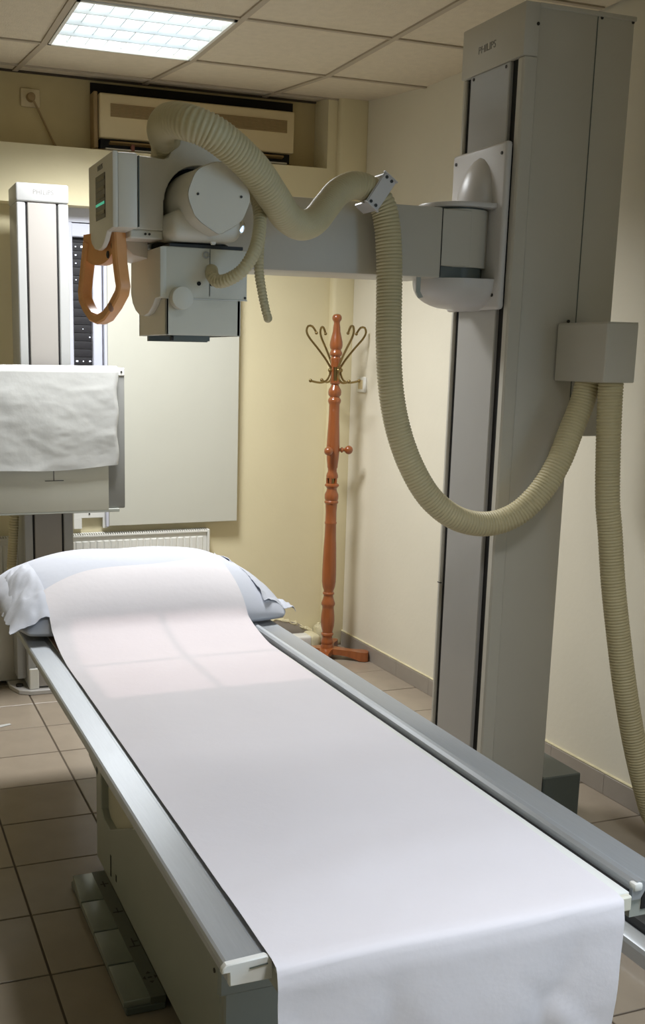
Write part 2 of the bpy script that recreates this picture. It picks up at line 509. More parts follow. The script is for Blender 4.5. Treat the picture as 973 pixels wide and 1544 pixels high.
# ------------------------------------------------------------------ white board in front of the window
bd = thing('white_board', 'large plain white board hung upright in front of the window', 'board', (1.09, 0.21, 0.703))
obj('face', MB().box(0.768, 1.432, 0.197, 0.215, 0.703, 2.10, 0.002, 1), m_white2, bd)
ed = MB(); ed.box(0.752, 0.766, 0.194, 0.222, 0.700, 2.105, 0.002, 1)
obj('edge_profile', ed, m_frame, bd)
obj('back_frame', MB().box(0.79, 1.40, 0.215, 0.236, 0.75, 2.06), m_frame, bd)

# ------------------------------------------------------------------ radiator
rd = thing('radiator', 'white panel radiator under the window behind the pillow', 'radiator', (0.5, 0.2, 0.1))
RX0, RX1 = -0.25, 1.272
bk = MB(); bk.box(RX0, RX1, 0.200, 0.212, 0.10, 0.655, 0.003, 1); bk.box(RX0, RX1, 0.228, 0.240, 0.10, 0.655, 0.003, 1)
obj('body', bk, m_white, rd)
x = RX0+0.02
while x < RX1-0.03:
    rb = MB(); rb.prism([(x, 0.201), (x+0.008, 0.192), (x+0.026, 0.192), (x+0.034, 0.201)], 'z', 0.14, 0.632, 0.003, 1)
    obj('rib', rb, m_white, rd); x += 0.0345
gr = MB()
gr.box(RX0, RX1, 0.190, 0.197, 0.655, 0.662); gr.box(RX0, RX1, 0.236, 0.243, 0.655, 0.668)
x = RX0+0.004
while x < RX1-0.004:
    gr.box(x, x+0.0055, 0.196, 0.238, 0.657, 0.667); x += 0.0115
obj('top_grille', gr, m_white, rd, kind='stuff')
obj('duct', MB().box(RX0+0.01, RX1-0.01, 0.2125, 0.2275, 0.12, 0.640), m_black, rd)
cp = MB(); cp.box(RX1, RX1+0.012, 0.186, 0.245, 0.10, 0.668, 0.003, 1)
obj('end_cover', cp, m_white, rd)
for x in (RX0+0.1, RX1-0.1):
    obj('leg', MB().box(x-0.015, x+0.015, 0.205, 0.235, -0.002, 0.11), m_white, rd)

# pipe casing on the floor beside the corner
pc = thing('pipe_casing', 'white pipe casing low along the back wall beside the coat stand', 'pipe casing', (1.6, 0.15, 0))
obj('casing', MB().box(1.22, 1.835, 0.115, 0.205, 0.0, 0.084, 0.012, 3), m_white, pc)
obj('elbow', MB().box(1.828, 1.885, 0.110, 0.235, 0.0, 0.088, 0.02, 3), m_plaster, pc, label='plaster smeared elbow')

# ------------------------------------------------------------------ air conditioner in the recess
ac = thing('air_conditioner', 'yellowed wall air conditioner in the recess under the ceiling', 'air conditioner', (1.22, 0.25, 2.436))
AX0, AX1, AY = 0.742, 1.702, 0.20
bo = MB(); bo.box(AX0, AX1, AY, 0.30, 2.50, 2.692, 0.008, 3)
obj('body', bo, m_acbody, ac)
obj('side_cheek', MB().box(AX0-0.024, AX0-0.003, AY+0.02, 0.30, 2.455, 2.70, 0.004, 1), m_acgrill, ac)
for k in range(10):
    z = 2.592+0.0058*k
    obj('grille_slat', MB().box(AX0+0.05, AX1-0.04, AY-0.004, AY+0.004, z, z+0.0036), m_acgrill, ac)
obj('outlet', MB().box(AX0+0.01, AX1-0.01, AY+0.035, 0.29, 2.455, 2.502), m_black, ac)
obj('louvre', MB().prism([(AY+0.005, 2.482), (AY+0.012, 2.490), (AY+0.075, 2.475), (AY+0.075, 2.468)], 'x', AX0+0.05, AX1-0.05), m_acgrill, ac)
obj('louvre', MB().prism([(AY+0.012, 2.452), (AY+0.018, 2.459), (AY+0.075, 2.449), (AY+0.075, 2.443)], 'x', AX0+0.03, AX1-0.03), m_white, ac)
for x in (0.90, 1.045, 1.30, 1.55):
    obj('outlet_vane', MB().box(x-0.008, x+0.008, AY+0.012, AY+0.06, 2.452, 2.487), m_pink, ac)
obj('base_tray', MB().box(AX0-0.02, AX1, AY+0.03, 0.30, 2.438, 2.455, 0.003, 1), m_acgrill, ac)
obj('dirt_shade_band', MB().box(AX0-0.02, AX1+0.03, 0.300, 0.309, 2.694, 2.752), mat('black dirt and shade', (34, 28, 22), 0.95), ac, label='dark strip of dirt and painted shade above the unit')  # black strip paints the deep shadow over the unit together with its dirt

# sockets
so = thing('wall_socket', 'old beige wall socket with a round plug high in the recess', 'socket', (0.444, 0.305, 2.62))
obj('cover_plate', MB().box(0.402, 0.490, 0.298, 0.311, 2.620, 2.700, 0.008, 2), m_acbody, so)
obj('plug', MB().cyl((0.447, 0.30, 2.660), (0.447, 0.265, 2.660), 0.021, 0.017, 18, 0.003), m_acgrill, so)
tag(obj('power_cable', MB().tube([(0.447, 0.27, 2.655), (0.462, 0.272, 2.632), (0.495, 0.285, 2.575), (0.532, 0.292, 2.505), (0.556, 0.296, 2.462), (0.575, 0.300, 2.448), (0.62, 0.302, 2.444), (0.72, 0.302, 2.444)], 0.005, 8), m_acgrill),
    'thin beige cable hanging from the plug in the recess to the ledge', 'cable')
s2 = thing('light_socket', 'small white wall socket on the right wall behind the coat stand', 'socket', (2.048, 0.066, 1.36))
xw = wx(0.066)
obj('cover_plate', MB().box(xw-0.011, xw+0.001, 0.018, 0.116, 1.358, 1.436, 0.006, 2), m_white, s2)
obj('socket_well', MB().box(xw-0.0125, xw-0.009, 0.042, 0.092, 1.374, 1.420, 0.003, 2), m_acbody, s2)

# ------------------------------------------------------------------ chest wall stand
ws = thing('wall_stand', 'pale upright chest stand with two black slots at left', 'x-ray stand', (0.412, -0.05, 0))
X0, X1, YF, YB = 0.303, 0.521, -0.16, 0.05
obj('column', MB().box(X0, X1, YF+0.012, YB, 0.03, 2.150, 0.006, 2), m_pale, ws)
obj('column_front', MB().box(X0, X0+0.0365, YF, YF+0.02, 0.03, 2.148, 0.004, 1), m_pale, ws)
obj('column_front', MB().box(X1-0.0435, X1, YF, YF+0.02, 0.03, 2.148, 0.004, 1), m_pale, ws)
obj('channel_cover', MB().box(X0+0.0455, X1-0.052, YF+0.001, YF+0.02, 0.03, 2.148, 0.003, 1), m_palein, ws)
obj('slot', MB().box(X0+0.0355, X0+0.047, YF+0.009, YF+0.0125, 0.03, 2.148), m_black, ws)
obj('slot', MB().box(X1-0.0525, X1-0.0435, YF+0.009, YF+0.0125, 0.03, 2.148), m_black, ws)
obj('cap', MB().box(X0-0.002, X1+0.002, YF-0.004, YB+0.002, 2.150, 2.226, 0.008, 3), m_pale, ws)
text('lettering', 'PHILIPS', 0.028, (0.415, YF-0.0042, 2.190), (1, 0, 0), (0, 0, 1), m_letter, ws)
bp = MB(); bp.prism([(0.232, -0.06), (0.262, -0.155), (0.315, -0.185), (0.56, -0.185), (0.56, 0.08), (0.232, 0.08)], 'z', 0.0, 0.022, 0.003, 1)
obj('base_plate', bp, m_greyw, ws)
obj('base_bolt', MB().cyl((0.272, -0.10, 0.022), (0.272, -0.10, 0.034), 0.017, seg=12, bev=0.002), m_screw, ws)
obj('foot_cover', MB().box(0.308, 0.351, -0.168, -0.150, 0.022, 0.12, 0.004, 1), m_white, ws)
obj('side_cover', MB().box(0.262, 0.304, -0.115, 0.03, 0.06, 0.32, 0.008, 2), m_pale, ws)
obj('rear_housing', MB().box(0.12, 0.300, 0.0, 0.16, 0.02, 0.42, 0.01, 2), m_grey, ws)
obj('mount_bracket', MB().box(0.36, 0.47, -0.32, YF, 1.05, 1.30, 0.006, 1), m_dgrey, ws)
hd = obj('cassette_holder', MB().box(0.108, 0.718, -0.333, -0.215, 0.867, 1.470, 0.006, 2), mat('mid grey frame paint', (140, 140, 136), 0.45), ws, label='grey framed image receptor box')
obj('front_panel', MB().box(0.10, 0.642, -0.346, -0.331, 0.862, 1.462, 0.003, 2), m_white2, hd)
obj('bottom_lip', MB().box(0.108, 0.690, -0.345, -0.22, 0.853, 0.868, 0.002, 1), m_grey2, hd)
obj('corner_cap', MB().box(0.672, 0.7185, -0.337, -0.25, 1.437, 1.472, 0.004, 1), m_white, hd)
screws(hd, [(0.703, -0.3375, 1.455)], (0, -1, 0), 0.004)
mk = MB(); mk.box(0.4025, 0.4055, -0.3475, -0.3455, 0.996, 1.064); mk.box(0.366, 0.446, -0.3475, -0.3455, 0.9945, 0.9975)
obj('centring_mark', mk, m_mark, hd)
mk = MB(); mk.box(0.228, 0.2305, -0.3475, -0.3455, 1.061, 1.077); mk.box(0.228, 0.252, -0.3475, -0.3455, 1.0595, 1.062)
obj('corner_mark', mk, m_mark, hd)

def paper_fn(a, b):
    # a across, b from back edge over the top and down the front
    x = 0.06+0.622*a
    L = b*0.54
    n = noise.fractal(Vector((x*5, L*7, 3.1)), 0.9, 2.2, 4)
    n2 = max(0.0, 0.25-abs(noise.noise(Vector((x*3.0+L*2.2, L*9-x*2.5, 7.7)))))
    amp = 0.0042*n-0.0075*n2
    if L < 0.10:
        y = -0.236-L; z = 1.478+0.003*abs(n)
    elif L < 0.125:
        t = (L-0.10)/0.025*PI/2
        y = -0.336-0.018*math.sin(t); z = 1.462+0.016*math.cos(t)
    else:
        d = L-0.125
        sag = 0.010+0.016*math.sin(min(1, d/0.36)*PI*0.75)
        y = -0.352-sag*0.8+amp*min(1, d*9)*0.9
        y = min(y, -0.3495)
        z = 1.462-d+0.006*math.sin(x*11)*min(1, d*4) + (0.02*a-0.012)*d/0.4
        if a > 0.985: y = max(y, -0.356)
    if a > 0.9: x -= 0.004*math.sin(b*19)
    return (x, y, z)
tag(obj('paper_cover', MB().quadgrid(paper_fn, 60, 80, 0.0008), m_paper, angle=80), 'crinkled white paper draped over the chest stand receptor', 'paper cover')
tag(obj('stand_hose', MB().tube([(0.292, -0.06, 0.90), (0.275, -0.08, 0.85), (0.266, -0.08, 0.745), (0.258, -0.07, 0.623), (0.247, -0.05, 0.466), (0.243, -0.03, 0.36), (0.243, 0.04, 0.30)], 0.022, 14, ribs=(0.012, 0.004)), m_hose),
    'ribbed grey hose hanging beside the chest stand column', 'hose')

# ------------------------------------------------------------------ coat stand
RX, RY = 1.858, -0.02
cs = thing('coat_stand', 'turned reddish wooden coat stand with brass hooks in the corner', 'coat stand', (RX, RY, 0))
def zp(y): return 1.733-(y-475.0)*0.003349
def pr(pxy, w, sc): return (w/2/sc/298.0*0.96, zp(pxy))
P = []
for y, w in ((104, 12), (108, 44), (118, 60), (130, 65), (142, 60), (152, 44), (160, 40), (170, 42), (185, 48), (215, 52), (250, 70), (280, 84), (300, 88), (318, 82), (330, 66), (338, 74), (348, 84), (356, 86), (366, 78), (372, 60), (378, 62), (386, 74), (396, 72), (410, 66), (440, 68)):
    P.append(pr(450+y/4.423, w, 4.423))
P2 = [pr(450+y/4.423, w, 4.423) for y, w in ((528, 70), (540, 72), (548, 64), (552, 50), (566, 60), (585, 84), (600, 90), (618, 86), (632, 64), (640, 76), (650, 88), (662, 88), (672, 80), (680, 72), (740, 72), (800, 76), (880, 84), (950, 90), (1000, 88), (1040, 82), (1080, 72), (1090, 72), (1100, 62), (1120, 62), (1135, 76), (1150, 82), (1162, 80))]
P3 = [pr(700+y/3.742, w, 3.742) for y, w in ((78, 66), (84, 82), (92, 84), (98, 70), (108, 58), (120, 62), (140, 80), (152, 82), (166, 80), (174, 72), (180, 82), (188, 82), (194, 70), (240, 64), (294, 66), (299, 71), (306, 71), (311, 66), (380, 68), (450, 76), (540, 82), (600, 84), (640, 83), (672, 74), (694, 58), (702, 60), (706, 69), (714, 69), (718, 58), (730, 58), (750, 70), (766, 82), (776, 82), (786, 70), (800, 70), (840, 80), (870, 82), (900, 78), (932, 64), (940, 62), (945, 74), (955, 74), (960, 62), (975, 60), (990, 72), (1000, 74), (1008, 66), (1018, 74), (1028, 76), (1036, 66), (1046, 76), (1062, 78), (1072, 78))]
for q in (P, P2, P3):
    obj('turned_post', MB().lathe(sorted(q, key=lambda t: t[1]), RX, RY, 28), m_wood, cs)
za, zb = P[-1][1], P2[0][1]
obj('brass_sleeve', MB().cyl((RX, RY, zb-0.001), (RX, RY, za+0.001), 0.019, seg=20), m_brass, cs)
for k in range(4):
    a = k*PI/2+0.5
    obj('gallery_post', MB().cyl((RX+0.021*math.cos(a), RY+0.021*math.sin(a), zb), (RX+0.021*math.cos(a), RY+0.021*math.sin(a), za), 0.006, seg=8), m_wood, cs)
za, zb = P2[-1][1], P3[0][1]
obj('brass_sleeve', MB().cyl((RX, RY, zb-0.001), (RX, RY, za+0.001), 0.018, seg=20), m_brass, cs)
for k in range(5):
    a = k*2*PI/5+0.2
    obj('gallery_post', MB().cyl((RX+0.023*math.cos(a), RY+0.023*math.sin(a), zb), (RX+0.023*math.cos(a), RY+0.023*math.sin(a), za), 0.007, seg=8), m_wood, cs)
base_az = math.radians(-20.6)
for k, a0 in enumerate((25, 115, 205, 295)):
    a = base_az+math.radians(a0)
    ca, sa = math.cos(a), math.sin(a)
    R = lambda rr, z: (RX+ca*rr, RY+sa*rr, z)
    h = obj('double_hook', MB().tube([R(0.024, 1.478), R(0.034, 1.49), R(0.06, 1.525), R(0.105, 1.575), R(0.150, 1.622), R(0.166, 1.652), R(0.158, 1.676), R(0.136, 1.676), R(0.120, 1.658), R(0.112, 1.646)], 0.0055, 8).ball(R(0.112, 1.645), 0.008, 10, (1, 1, 1)).ball(R(0.03, 1.468), 0.011, 10), m_brass, cs)
    obj('lower_hook', MB().tube([R(0.028, 1.468), R(0.034, 1.44), R(0.048, 1.418), R(0.075, 1.408), R(0.105, 1.410), R(0.135, 1.416)], 0.0052, 8).ball(R(0.137, 1.417), 0.009, 10), m_brass, h)
for a0 in (8, 250, 95):
    a = base_az+math.radians(a0); ca, sa = math.cos(a), math.sin(a)
    R = lambda rr: (RX+ca*rr, RY+sa*rr, 1.077)
    obj('knob', MB().cyl(R(0.02), R(0.066), 0.008, seg=10).cyl(R(0.040), R(0.050), 0.014, seg=12, bev=0.003).ball(R(0.080), 0.022, 16), m_wood, cs)
for k in range(4):
    a = math.radians(-32+90*k); ca, sa = math.cos(a), math.sin(a)
    fm = MB()
    prof = [(0.0, 0.034), (0.04, 0.032), (0.075, 0.026), (0.11, 0.023), (0.145, 0.026), (0.175, 0.033), (0.200, 0.034), (0.216, 0.024)]
    rg = []
    for rr, w in prof:
        zt = 0.062-0.012*math.sin(min(1, rr/0.2)*PI/2)
        zb_ = 0.026*max(0, 1-(max(0, rr-0.03)/0.14)**2)+0.003
        pts = []
        for s, z in ((-1, zb_), (1, zb_), (1, zt), (-1, zt)):
            pts.append((RX+ca*rr-sa*w*s, RY+sa*rr+ca*w*s, z))
        rg.append(pts)
    fm.rings(rg)
    obj('foot', fm, m_wood, cs)

# ------------------------------------------------------------------ x-ray table
tb = thing('examination_table', 'long x-ray table with metal side rails on a grey pedestal', 'examination table', (0.43, -2.4, 0))
TY0, TY1 = -3.605, -1.16
obj('table_top', MB().box(0.1205, 0.724, TY0-0.018, TY1, 0.678, 0.704, 0.002, 2), m_white, tb)
def rail(prof, name, y0, y1, m):
    mb = MB(); mb.prism(prof, 'y', y0, y1); return obj(name, mb, m, tb, angle=25)
# left rail: flat aluminium top, small hooked outer lip, low inner step
lr = rail([(0.046, 0.694), (0.048, 0.699), (0.052, 0.701), (0.104, 0.701), (0.106, 0.6985), (0.119, 0.6985), (0.1195, 0.672), (0.052, 0.672), (0.052, 0.690)], 'side_rail', TY0+0.004, TY1, m_alu)
capm = MB(); capm.prism([(0.0415, 0.690), (0.0425, 0.697), (0.048, 0.703), (0.107, 0.706), (0.114, 0.702), (0.1165, 0.694), (0.1165, 0.669), (0.053, 0.669), (0.052, 0.690)], 'y', TY0-0.006, TY0+0.006, 0.0015, 1)
obj('end_cap', capm, m_white, lr)
obj('cap_slit', MB().prism([(0.082, 0.692), (0.109, 0.6945), (0.109, 0.696), (0.082, 0.6935)], 'y', TY0-0.0075, TY0-0.004), m_dgrey, lr)
rr_rail = rail([(0.735, 0.684), (0.735, 0.702), (0.7375, 0.710), (0.744, 0.715), (0.753, 0.716), (0.760, 0.712), (0.768, 0.709), (0.822, 0.709), (0.8265, 0.705), (0.8265, 0.690), (0.818, 0.690), (0.818, 0.701), (0.762, 0.701), (0.752, 0.684)], 'side_rail', TY0-0.012, TY1, m_alu)
obj('rail_core', MB().box(0.757, 0.8175, TY0-0.010, TY1, 0.664, 0.7008), m_black, rr_rail)
obj('end_cap', MB().box(0.7355, 0.7525, TY0-0.0165, TY0+0.0, 0.6995, 0.7135, 0.004, 2), m_white, rr_rail)
obj('lower_profile', MB().prism([(0.736, 0.652), (0.80, 0.652), (0.80, 0.690), (0.794, 0.690), (0.76, 0.684), (0.736, 0.684)], 'y', TY0-0.008, TY1), m_grey2, rr_rail)
obj('joint_gap', MB().box(0.7245, 0.7345, TY0-0.005, TY1, 0.680, 0.700), m_black, tb)
obj('end_cap', MB().box(0.122, 0.7225, TY0-0.028, TY0-0.016, 0.676, 0.7025, 0.003, 1), mat('ivory edge strip', (226, 222, 204), 0.45), tb)
obj('exposed_edge', MB().box(0.1195, 0.150, -1.98, -1.70, 0.7030, 0.7048), m_skinny, tb, label='brownish bare strip of table top beside the pillow')
# under frame and pedestal
obj('under_frame', MB().box(0.150, 0.70, TY0+0.05, TY1+0.10, 0.600, 0.676, 0.004, 1), m_grey2, tb)
PX = 0.235
obj('pedestal', MB().box(PX+0.022, 0.66, -3.045, -1.92, 0.04, 0.61, 0.006, 1), mat('beige pedestal paint', (206, 200, 178), 0.5, var=0.03), tb)
cov = MB()
cov.prism([(-3.05, 0.035), (-1.905, 0.035), (-1.905, 0.60), (-1.968, 0.60), (-1.970, 0.215), (-2.000, 0.196), (-2.075, 0.196), (-2.38, 0.335), (-2.68, 0.60), (-3.05, 0.60)], 'x', PX, PX+0.030, 0.003, 1)
obj('pedestal_cover', cov, m_grey2, tb)
obj('pedestal_front', MB().box(PX+0.003, 0.665, -3.068, -3.045, 0.035, 0.585, 0.004, 1), m_grey2, tb)
obj('front_band', MB().box(PX-0.012, 0.70, -3.075, -3.0, 0.282, 0.60, 0.006, 1), m_grey2, tb)
obj('pedestal_side', MB().box(PX+0.02, 0.68, -3.045, -1.91, 0.0, 0.036), m_dark, tb)
wedge = MB(); wedge.prism([(-1.93, 0.60), (-1.70, 0.60), (-1.79, 0.36), (-1.80, 0.318), (-1.904, 0.30), (-1.93, 0.30)], 'x', PX, 0.62, 0.004, 1)
obj('head_bracket', wedge, m_grey2, tb)
obj('service_slit', MB().box(PX-0.001, PX+0.003, -2.095, -2.085, 0.06, 0.125), m_black, tb)
obj('service_slit', MB().box(PX-0.001, PX+0.003, -2.16, -2.15, 0.075, 0.095), m_black, tb)
screws(tb, [(PX-0.0125, -3.05, 0.33)], (-1, 0, 0), 0.005)

# foot switch plate
fs = thing('foot_switch', 'low metal foot switch with four pads beside the table pedestal', 'foot switch', (0.19, -2.34, 0))
FY0, FY1 = -2.665, -2.005
obj('base', MB().box(0.136, 0.2342, FY0, FY1, 0.0, 0.020, 0.003, 1), m_dgrey, fs)
n = 4; d = (FY1-FY0)/n
obj('symbol_strip', MB().box(0.196, 0.2342, FY0, FY1, 0.019, 0.0375, 0.001, 1), mat('dark pedal strip', (96, 98, 88), 0.35, metal=0.3), fs)
for k in range(n):
    y1 = FY1-k*d; y0 = y1-d
    pd = obj('pedal', MB().prism([(0.131, y0+0.003), (0.197, y0+0.003), (0.197, y1-0.003), (0.131+(0.010 if k == 0 else 0), y1-0.003)], 'z', 0.019, 0.038, 0.003, 2), m_pedal, fs)
    yc = (y0+y1)/2; ic = MB(); zt = (0.0374, 0.0382)
    if k == 0:
        ic.box(0.204, 0.228, yc-0.002, yc+0.002, *zt); ic.box(0.212, 0.216, yc-0.016, yc+0.016, *zt)
    elif k == 1:
        ic.box(0.202, 0.230, yc-0.002, yc+0.002, *zt); ic.box(0.2145, 0.218, yc-0.004, yc+0.022, *zt)
    elif k == 2:
        ic.box(0.2145, 0.218, yc-0.018, yc+0.022, *zt); ic.box(0.202, 0.230, yc-0.020, yc-0.016, *zt); ic.box(0.218, 0.230, yc+0.004, yc+0.008, *zt)
    else:
        for (dx, dy) in ((1, 0), (-1, 0), (0, 1), (0, -1)):
            cx_, cy_ = 0.2165+dx*0.011, yc+dy*0.017
            ic.prism([(cx_+dx*0.007, cy_+dy*0.009), (cx_-dy*0.006, cy_+dx*0.008), (cx_+dy*0.006, cy_-dx*0.008)], 'z', *zt)
        ic.box(0.211, 0.222, yc-0.002, yc+0.002, *zt)
    obj('pedal_symbol', ic, m_mark, fs)

# ------------------------------------------------------------------ pillow and sheet
PCX, PCY, PA, PB, PH = 0.455, -1.485, 0.445, 0.405, 0.156
def pil_h(x, y):
    uu = abs((x-PCX)/PA); vv = abs((y-PCY)/PB)
    if uu >= 1 or vv >= 1: return 0.0
    h = PH*(1-vv**(2.6 if y < PCY else 2.2))**0.75*(1-uu**3.2)**0.62*(1+0.05*(y-PCY)/PB)
    return h
def wrinkle(x, y):
    e = max(0.0, abs((x-PCX)/PA)-0.62)/0.38
    return 0.006*noise.noise(Vector((x*6, y*6, 1.3))) + e*0.018*noise.noise(Vector((x*9, y*8, 4.2))) - e*0.018*abs(noise.noise(Vector((x*6+y*7, y*9, 9.1))))
pw = MB()
t = bmesh.new()
NU, NV = 72, 56
top = []; bot = []
for i in range(NU+1):
    a = -1+2*i/NU; rowt = []; rowb = []
    for j in range(NV+1):
        b = -1+2*j/NV
        # squircle mapping keeps the corners round
        k = 1-0.10*(abs(a)**3)*(abs(b)**3)
        x = PCX+PA*a*k; y = PCY+PB*b*k
        h = pil_h(PCX+PA*a*0.999, PCY+PB*b*0.999)
        hb = max(h, 0.0)
        edge = (1-abs(a)**6)*(1-abs(b)**6)
        zt_ = 0.728+hb+wrinkle(x, y)*edge+0.004
        zb_ = max(0.7125, 0.722-0.01*edge)
        if i in (0, NU) or j in (0, NV): zb_ = zt_-0.002
        x += 0.012*noise.noise(Vector((y*9, 2.2, zt_*6)))*(abs(a)**4)
        rowt.append(t.verts.new((x, y, zt_))); rowb.append(t.verts.new((x, y, zb_)))
    top.append(rowt); bot.append(rowb)
for i in range(NU):
    for j in range(NV):
        t.faces.new((top[i][j], top[i+1][j], top[i+1][j+1], top[i][j+1]))
        t.faces.new((bot[i][j], bot[i][j+1], bot[i+1][j+1], bot[i+1][j]))
for i in range(NU):
    t.faces.new((top[i][0], bot[i][0], bot[i+1][0], top[i+1][0])); t.faces.new((top[i][NV], top[i+1][NV], bot[i+1][NV], bot[i][NV]))
for j in range(NV):
    t.faces.new((top[0][j], top[0][j+1], bot[0][j+1], bot[0][j])); t.faces.new((top[NU][j], bot[NU][j], bot[NU][j+1], top[NU][j+1]))
bmesh.ops.recalc_face_normals(t, faces=t.faces[:])
pw._merge(t)
pi = thing('pillow', 'white pillow in a crumpled case at the head of the table', 'pillow', (PCX, PCY, 0.71))
obj('cushion', pw, m_pillow, pi, angle=80)
def flap_fn(a, b):
    # loose end of the pillowcase falling over the right rail
    y = -1.84+0.50*b+0.03*math.sin(a*3)
    xx = 0.79+0.150*a-0.04*a*(1-b)-0.02*a*b
    z = 0.728+pil_h(0.80, min(max(y, -1.87), -1.13))*1.0*(1-a)**1.2+0.012-0.035*a*a*(0.4+b)
    n_ = noise.fractal(Vector((a*2.3+b*1.2, b*6.0, 2.7)), 0.9, 2.1, 3)
    return (xx+0.008*n_, y+0.014*n_*a, max(z+0.022*n_*(0.25+a), 0.722))
obj('case_end', MB().quadgrid(flap_fn, 26, 34, 0.0015), m_pillow, pi, angle=80)
def flap2_fn(a, b):
    y = -1.86+0.50*b
    xx = 0.125-0.112*a+0.02*a*(b-0.5)
    yy = min(max(y, -1.86), -1.14)
    z = 0.728+pil_h(0.125, yy)*(1-a**2.2)+0.010
    n_ = noise.fractal(Vector((a*1.4+4.4+b*0.8, b*5.0+a*0.8, 5.7)), 0.9, 2.1, 3)
    return (xx+0.012*n_*a, y+0.012*n_, max(z+0.026*n_*(0.15+a*(1-a)*3), 0.716))
obj('case_end', MB().quadgrid(flap2_fn, 24, 40, 0.0015), m_pillow, pi, angle=80)

SY0 = -3.640
def sheet_fn(a, b):
    L = b*(2.315+0.13*a+0.02*math.sin(a*7))
    drop = 0.40
    x0, x1 = 0.111, 0.699
    if L < drop:
        s = drop-L          # distance below the edge
        x = x0+(x1-x0)*a
        wob = 0.010*math.sin(x*9+1.0)+0.010*noise.noise(Vector((x*7+s*4, s*4, 0.4)))+0.012*max(0.0, noise.noise(Vector((x*10-s*9, s*5, 3.4))))
        y = SY0-0.006-0.03*(s/drop)**2*0-abs(wob)*min(1, s*6)
        x -= 0.035*max(0, a-0.2)*s/0.3
        z = 0.704-s
        if s < 0.03: y += 0.006*(1-s/0.03)
    else:
        y = SY0+(L-drop)
        k = min(1, max(0, (y+3.6)/1.75))
        xa = x0+0.004*k; xb = x1+0.020*k
        x = xa+(xb-xa)*a
        h = pil_h(x, y)
        rise = 0.0
        if y > -2.12:
            # the paper lifts off the table and tents up onto the pillow
            tt = min(1.0, (y+2.12)/0.43)
            rise = 0.148*tt**2.0*(1-0.35*max(0.0, abs(a-0.5)-0.3))
        base = 0.7062
        z = max(base+rise*(1 if h < 0.05 else 0), 0.728+h+0.012 if h > 0.004 else base+rise)
        if h > 0.004: z = max(0.728+h+0.012, base+rise)
        n_ = noise.fractal(Vector((x*3.1, y*2.3, 8.8)), 0.8, 2.0, 3)
        cr = noise.noise(Vector((x*2.0+y*1.1, y*6.5-x*1.2, 1.9)))
        z += 0.0022*(n_+0.6) + 0.0040*max(0, cr)
        if y < SY0+0.02: z -= 0.004*(1-(y-SY0)/0.02)
    return (x, y, z)
# smooth tenting of the sheet at the foot of the pillow is baked by relaxing the grid
g = MB(); g.quadgrid(sheet_fn, 48, 260, 0)
for it in range(10):
    bmesh.ops.smooth_vert(g.bm, verts=[v for v in g.bm.verts if v.co.y > -2.2 and not v.is_boundary], factor=0.5, use_axis_x=False, use_axis_y=False, use_axis_z=True)
bmesh.ops.recalc_face_normals(g.bm, faces=g.bm.faces[:])
bmesh.ops.solidify(g.bm, geom=g.bm.faces[:], thickness=0.0007)
tag(obj('paper_sheet', g, m_sheet, angle=80), 'long white paper sheet covering the table and hanging at its foot', 'sheet')

# ------------------------------------------------------------------ floor rail and tube stand
frl = thing('floor_rail', 'aluminium floor rail with black strip running beside the table', 'rail', (1.58, -3.0, 0))
obj('rail_base', MB().prism([(1.440, 0.0), (1.440, 0.036), (1.445, 0.046), (1.452, 0.050), (1.484, 0.056), (1.492, 0.052), (1.492, 0.0)], 'y', -4.6, -1.0, 0.0), m_alu, frl, angle=25)
obj('rail_base', MB().prism([(1.72, 0.0), (1.72, 0.05), (1.68, 0.056), (1.66, 0.056), (1.66, 0.0)], 'y', -4.6, -1.0, 0.0), m_alu, frl, angle=25)
obj('tread_strip', MB().box(1.500, 1.652, -4.6, -1.0, 0.0, 0.075, 0.008, 2), m_dark, frl)
obj('groove', MB().box(1.490, 1.662, -4.6, -1.0, 0.0, 0.035), m_black, frl)

ts = thing('tube_stand', 'tall grey floor column with slotted front and arm carrying the x-ray head', 'x-ray stand', (1.6, -1.93, 0))
XF, XR, XR2 = 1.455, 1.705, 1.836
YA, YB_ = -2.085, -1.762       # near and far sides
ZT = 2.528
obj('column', MB().box(XF+0.014, XR, YA+0.002, YB_-0.002, 0.08, ZT-0.005, 0.006, 2), m_grey, ts)
obj('rear_cover', MB().box(XR-0.004, XR2, YA+0.004, YB_-0.004, 1.30, ZT-0.002, 0.004, 1), m_grey, ts)
obj('column_front', MB().box(XF, XF+0.05, YA, YA+0.027, 0.08, 2.384, 0.004, 1), m_grey, ts)
obj('column_front', MB().box(XF, XF+0.05, YB_-0.017, YB_, 0.08, 2.384, 0.004, 1), m_grey, ts)
obj('column_flank', MB().box(XF+0.002, XF+0.046, YA-0.003, YA+0.03, 0.10, 2.384, 0.003, 1), m_grey, ts)
obj('slot', MB().box(XF+0.010, XF+0.0145, YA+0.020, YA+0.064, 0.08, 2.384), m_black, ts)
obj('slot', MB().box(XF+0.010, XF+0.0145, YB_-0.047, YB_-0.014, 0.08, 2.384), m_black, ts)
obj('channel_cover', MB().box(XF-0.002, XF+0.013, YA+0.062, YB_-0.047, 0.08, 2.384, 0.003, 1), m_panelgrey, ts)
screws(ts, [(XF-0.002, YA+0.082, 2.372), (XF-0.002, YB_-0.066, 2.374)], (-1, 0, 0), 0.005)
obj('cap', MB().box(XF-0.006, XF+0.045, YA-0.006, YB_+0.004, 2.384, ZT, 0.005, 2), m_grey, ts)
obj('top_cover', MB().box(XF+0.045, XR2+0.002, YA-0.002, YB_+0.002, ZT-0.012, ZT+0.001, 0.002, 1), m_grey, ts)
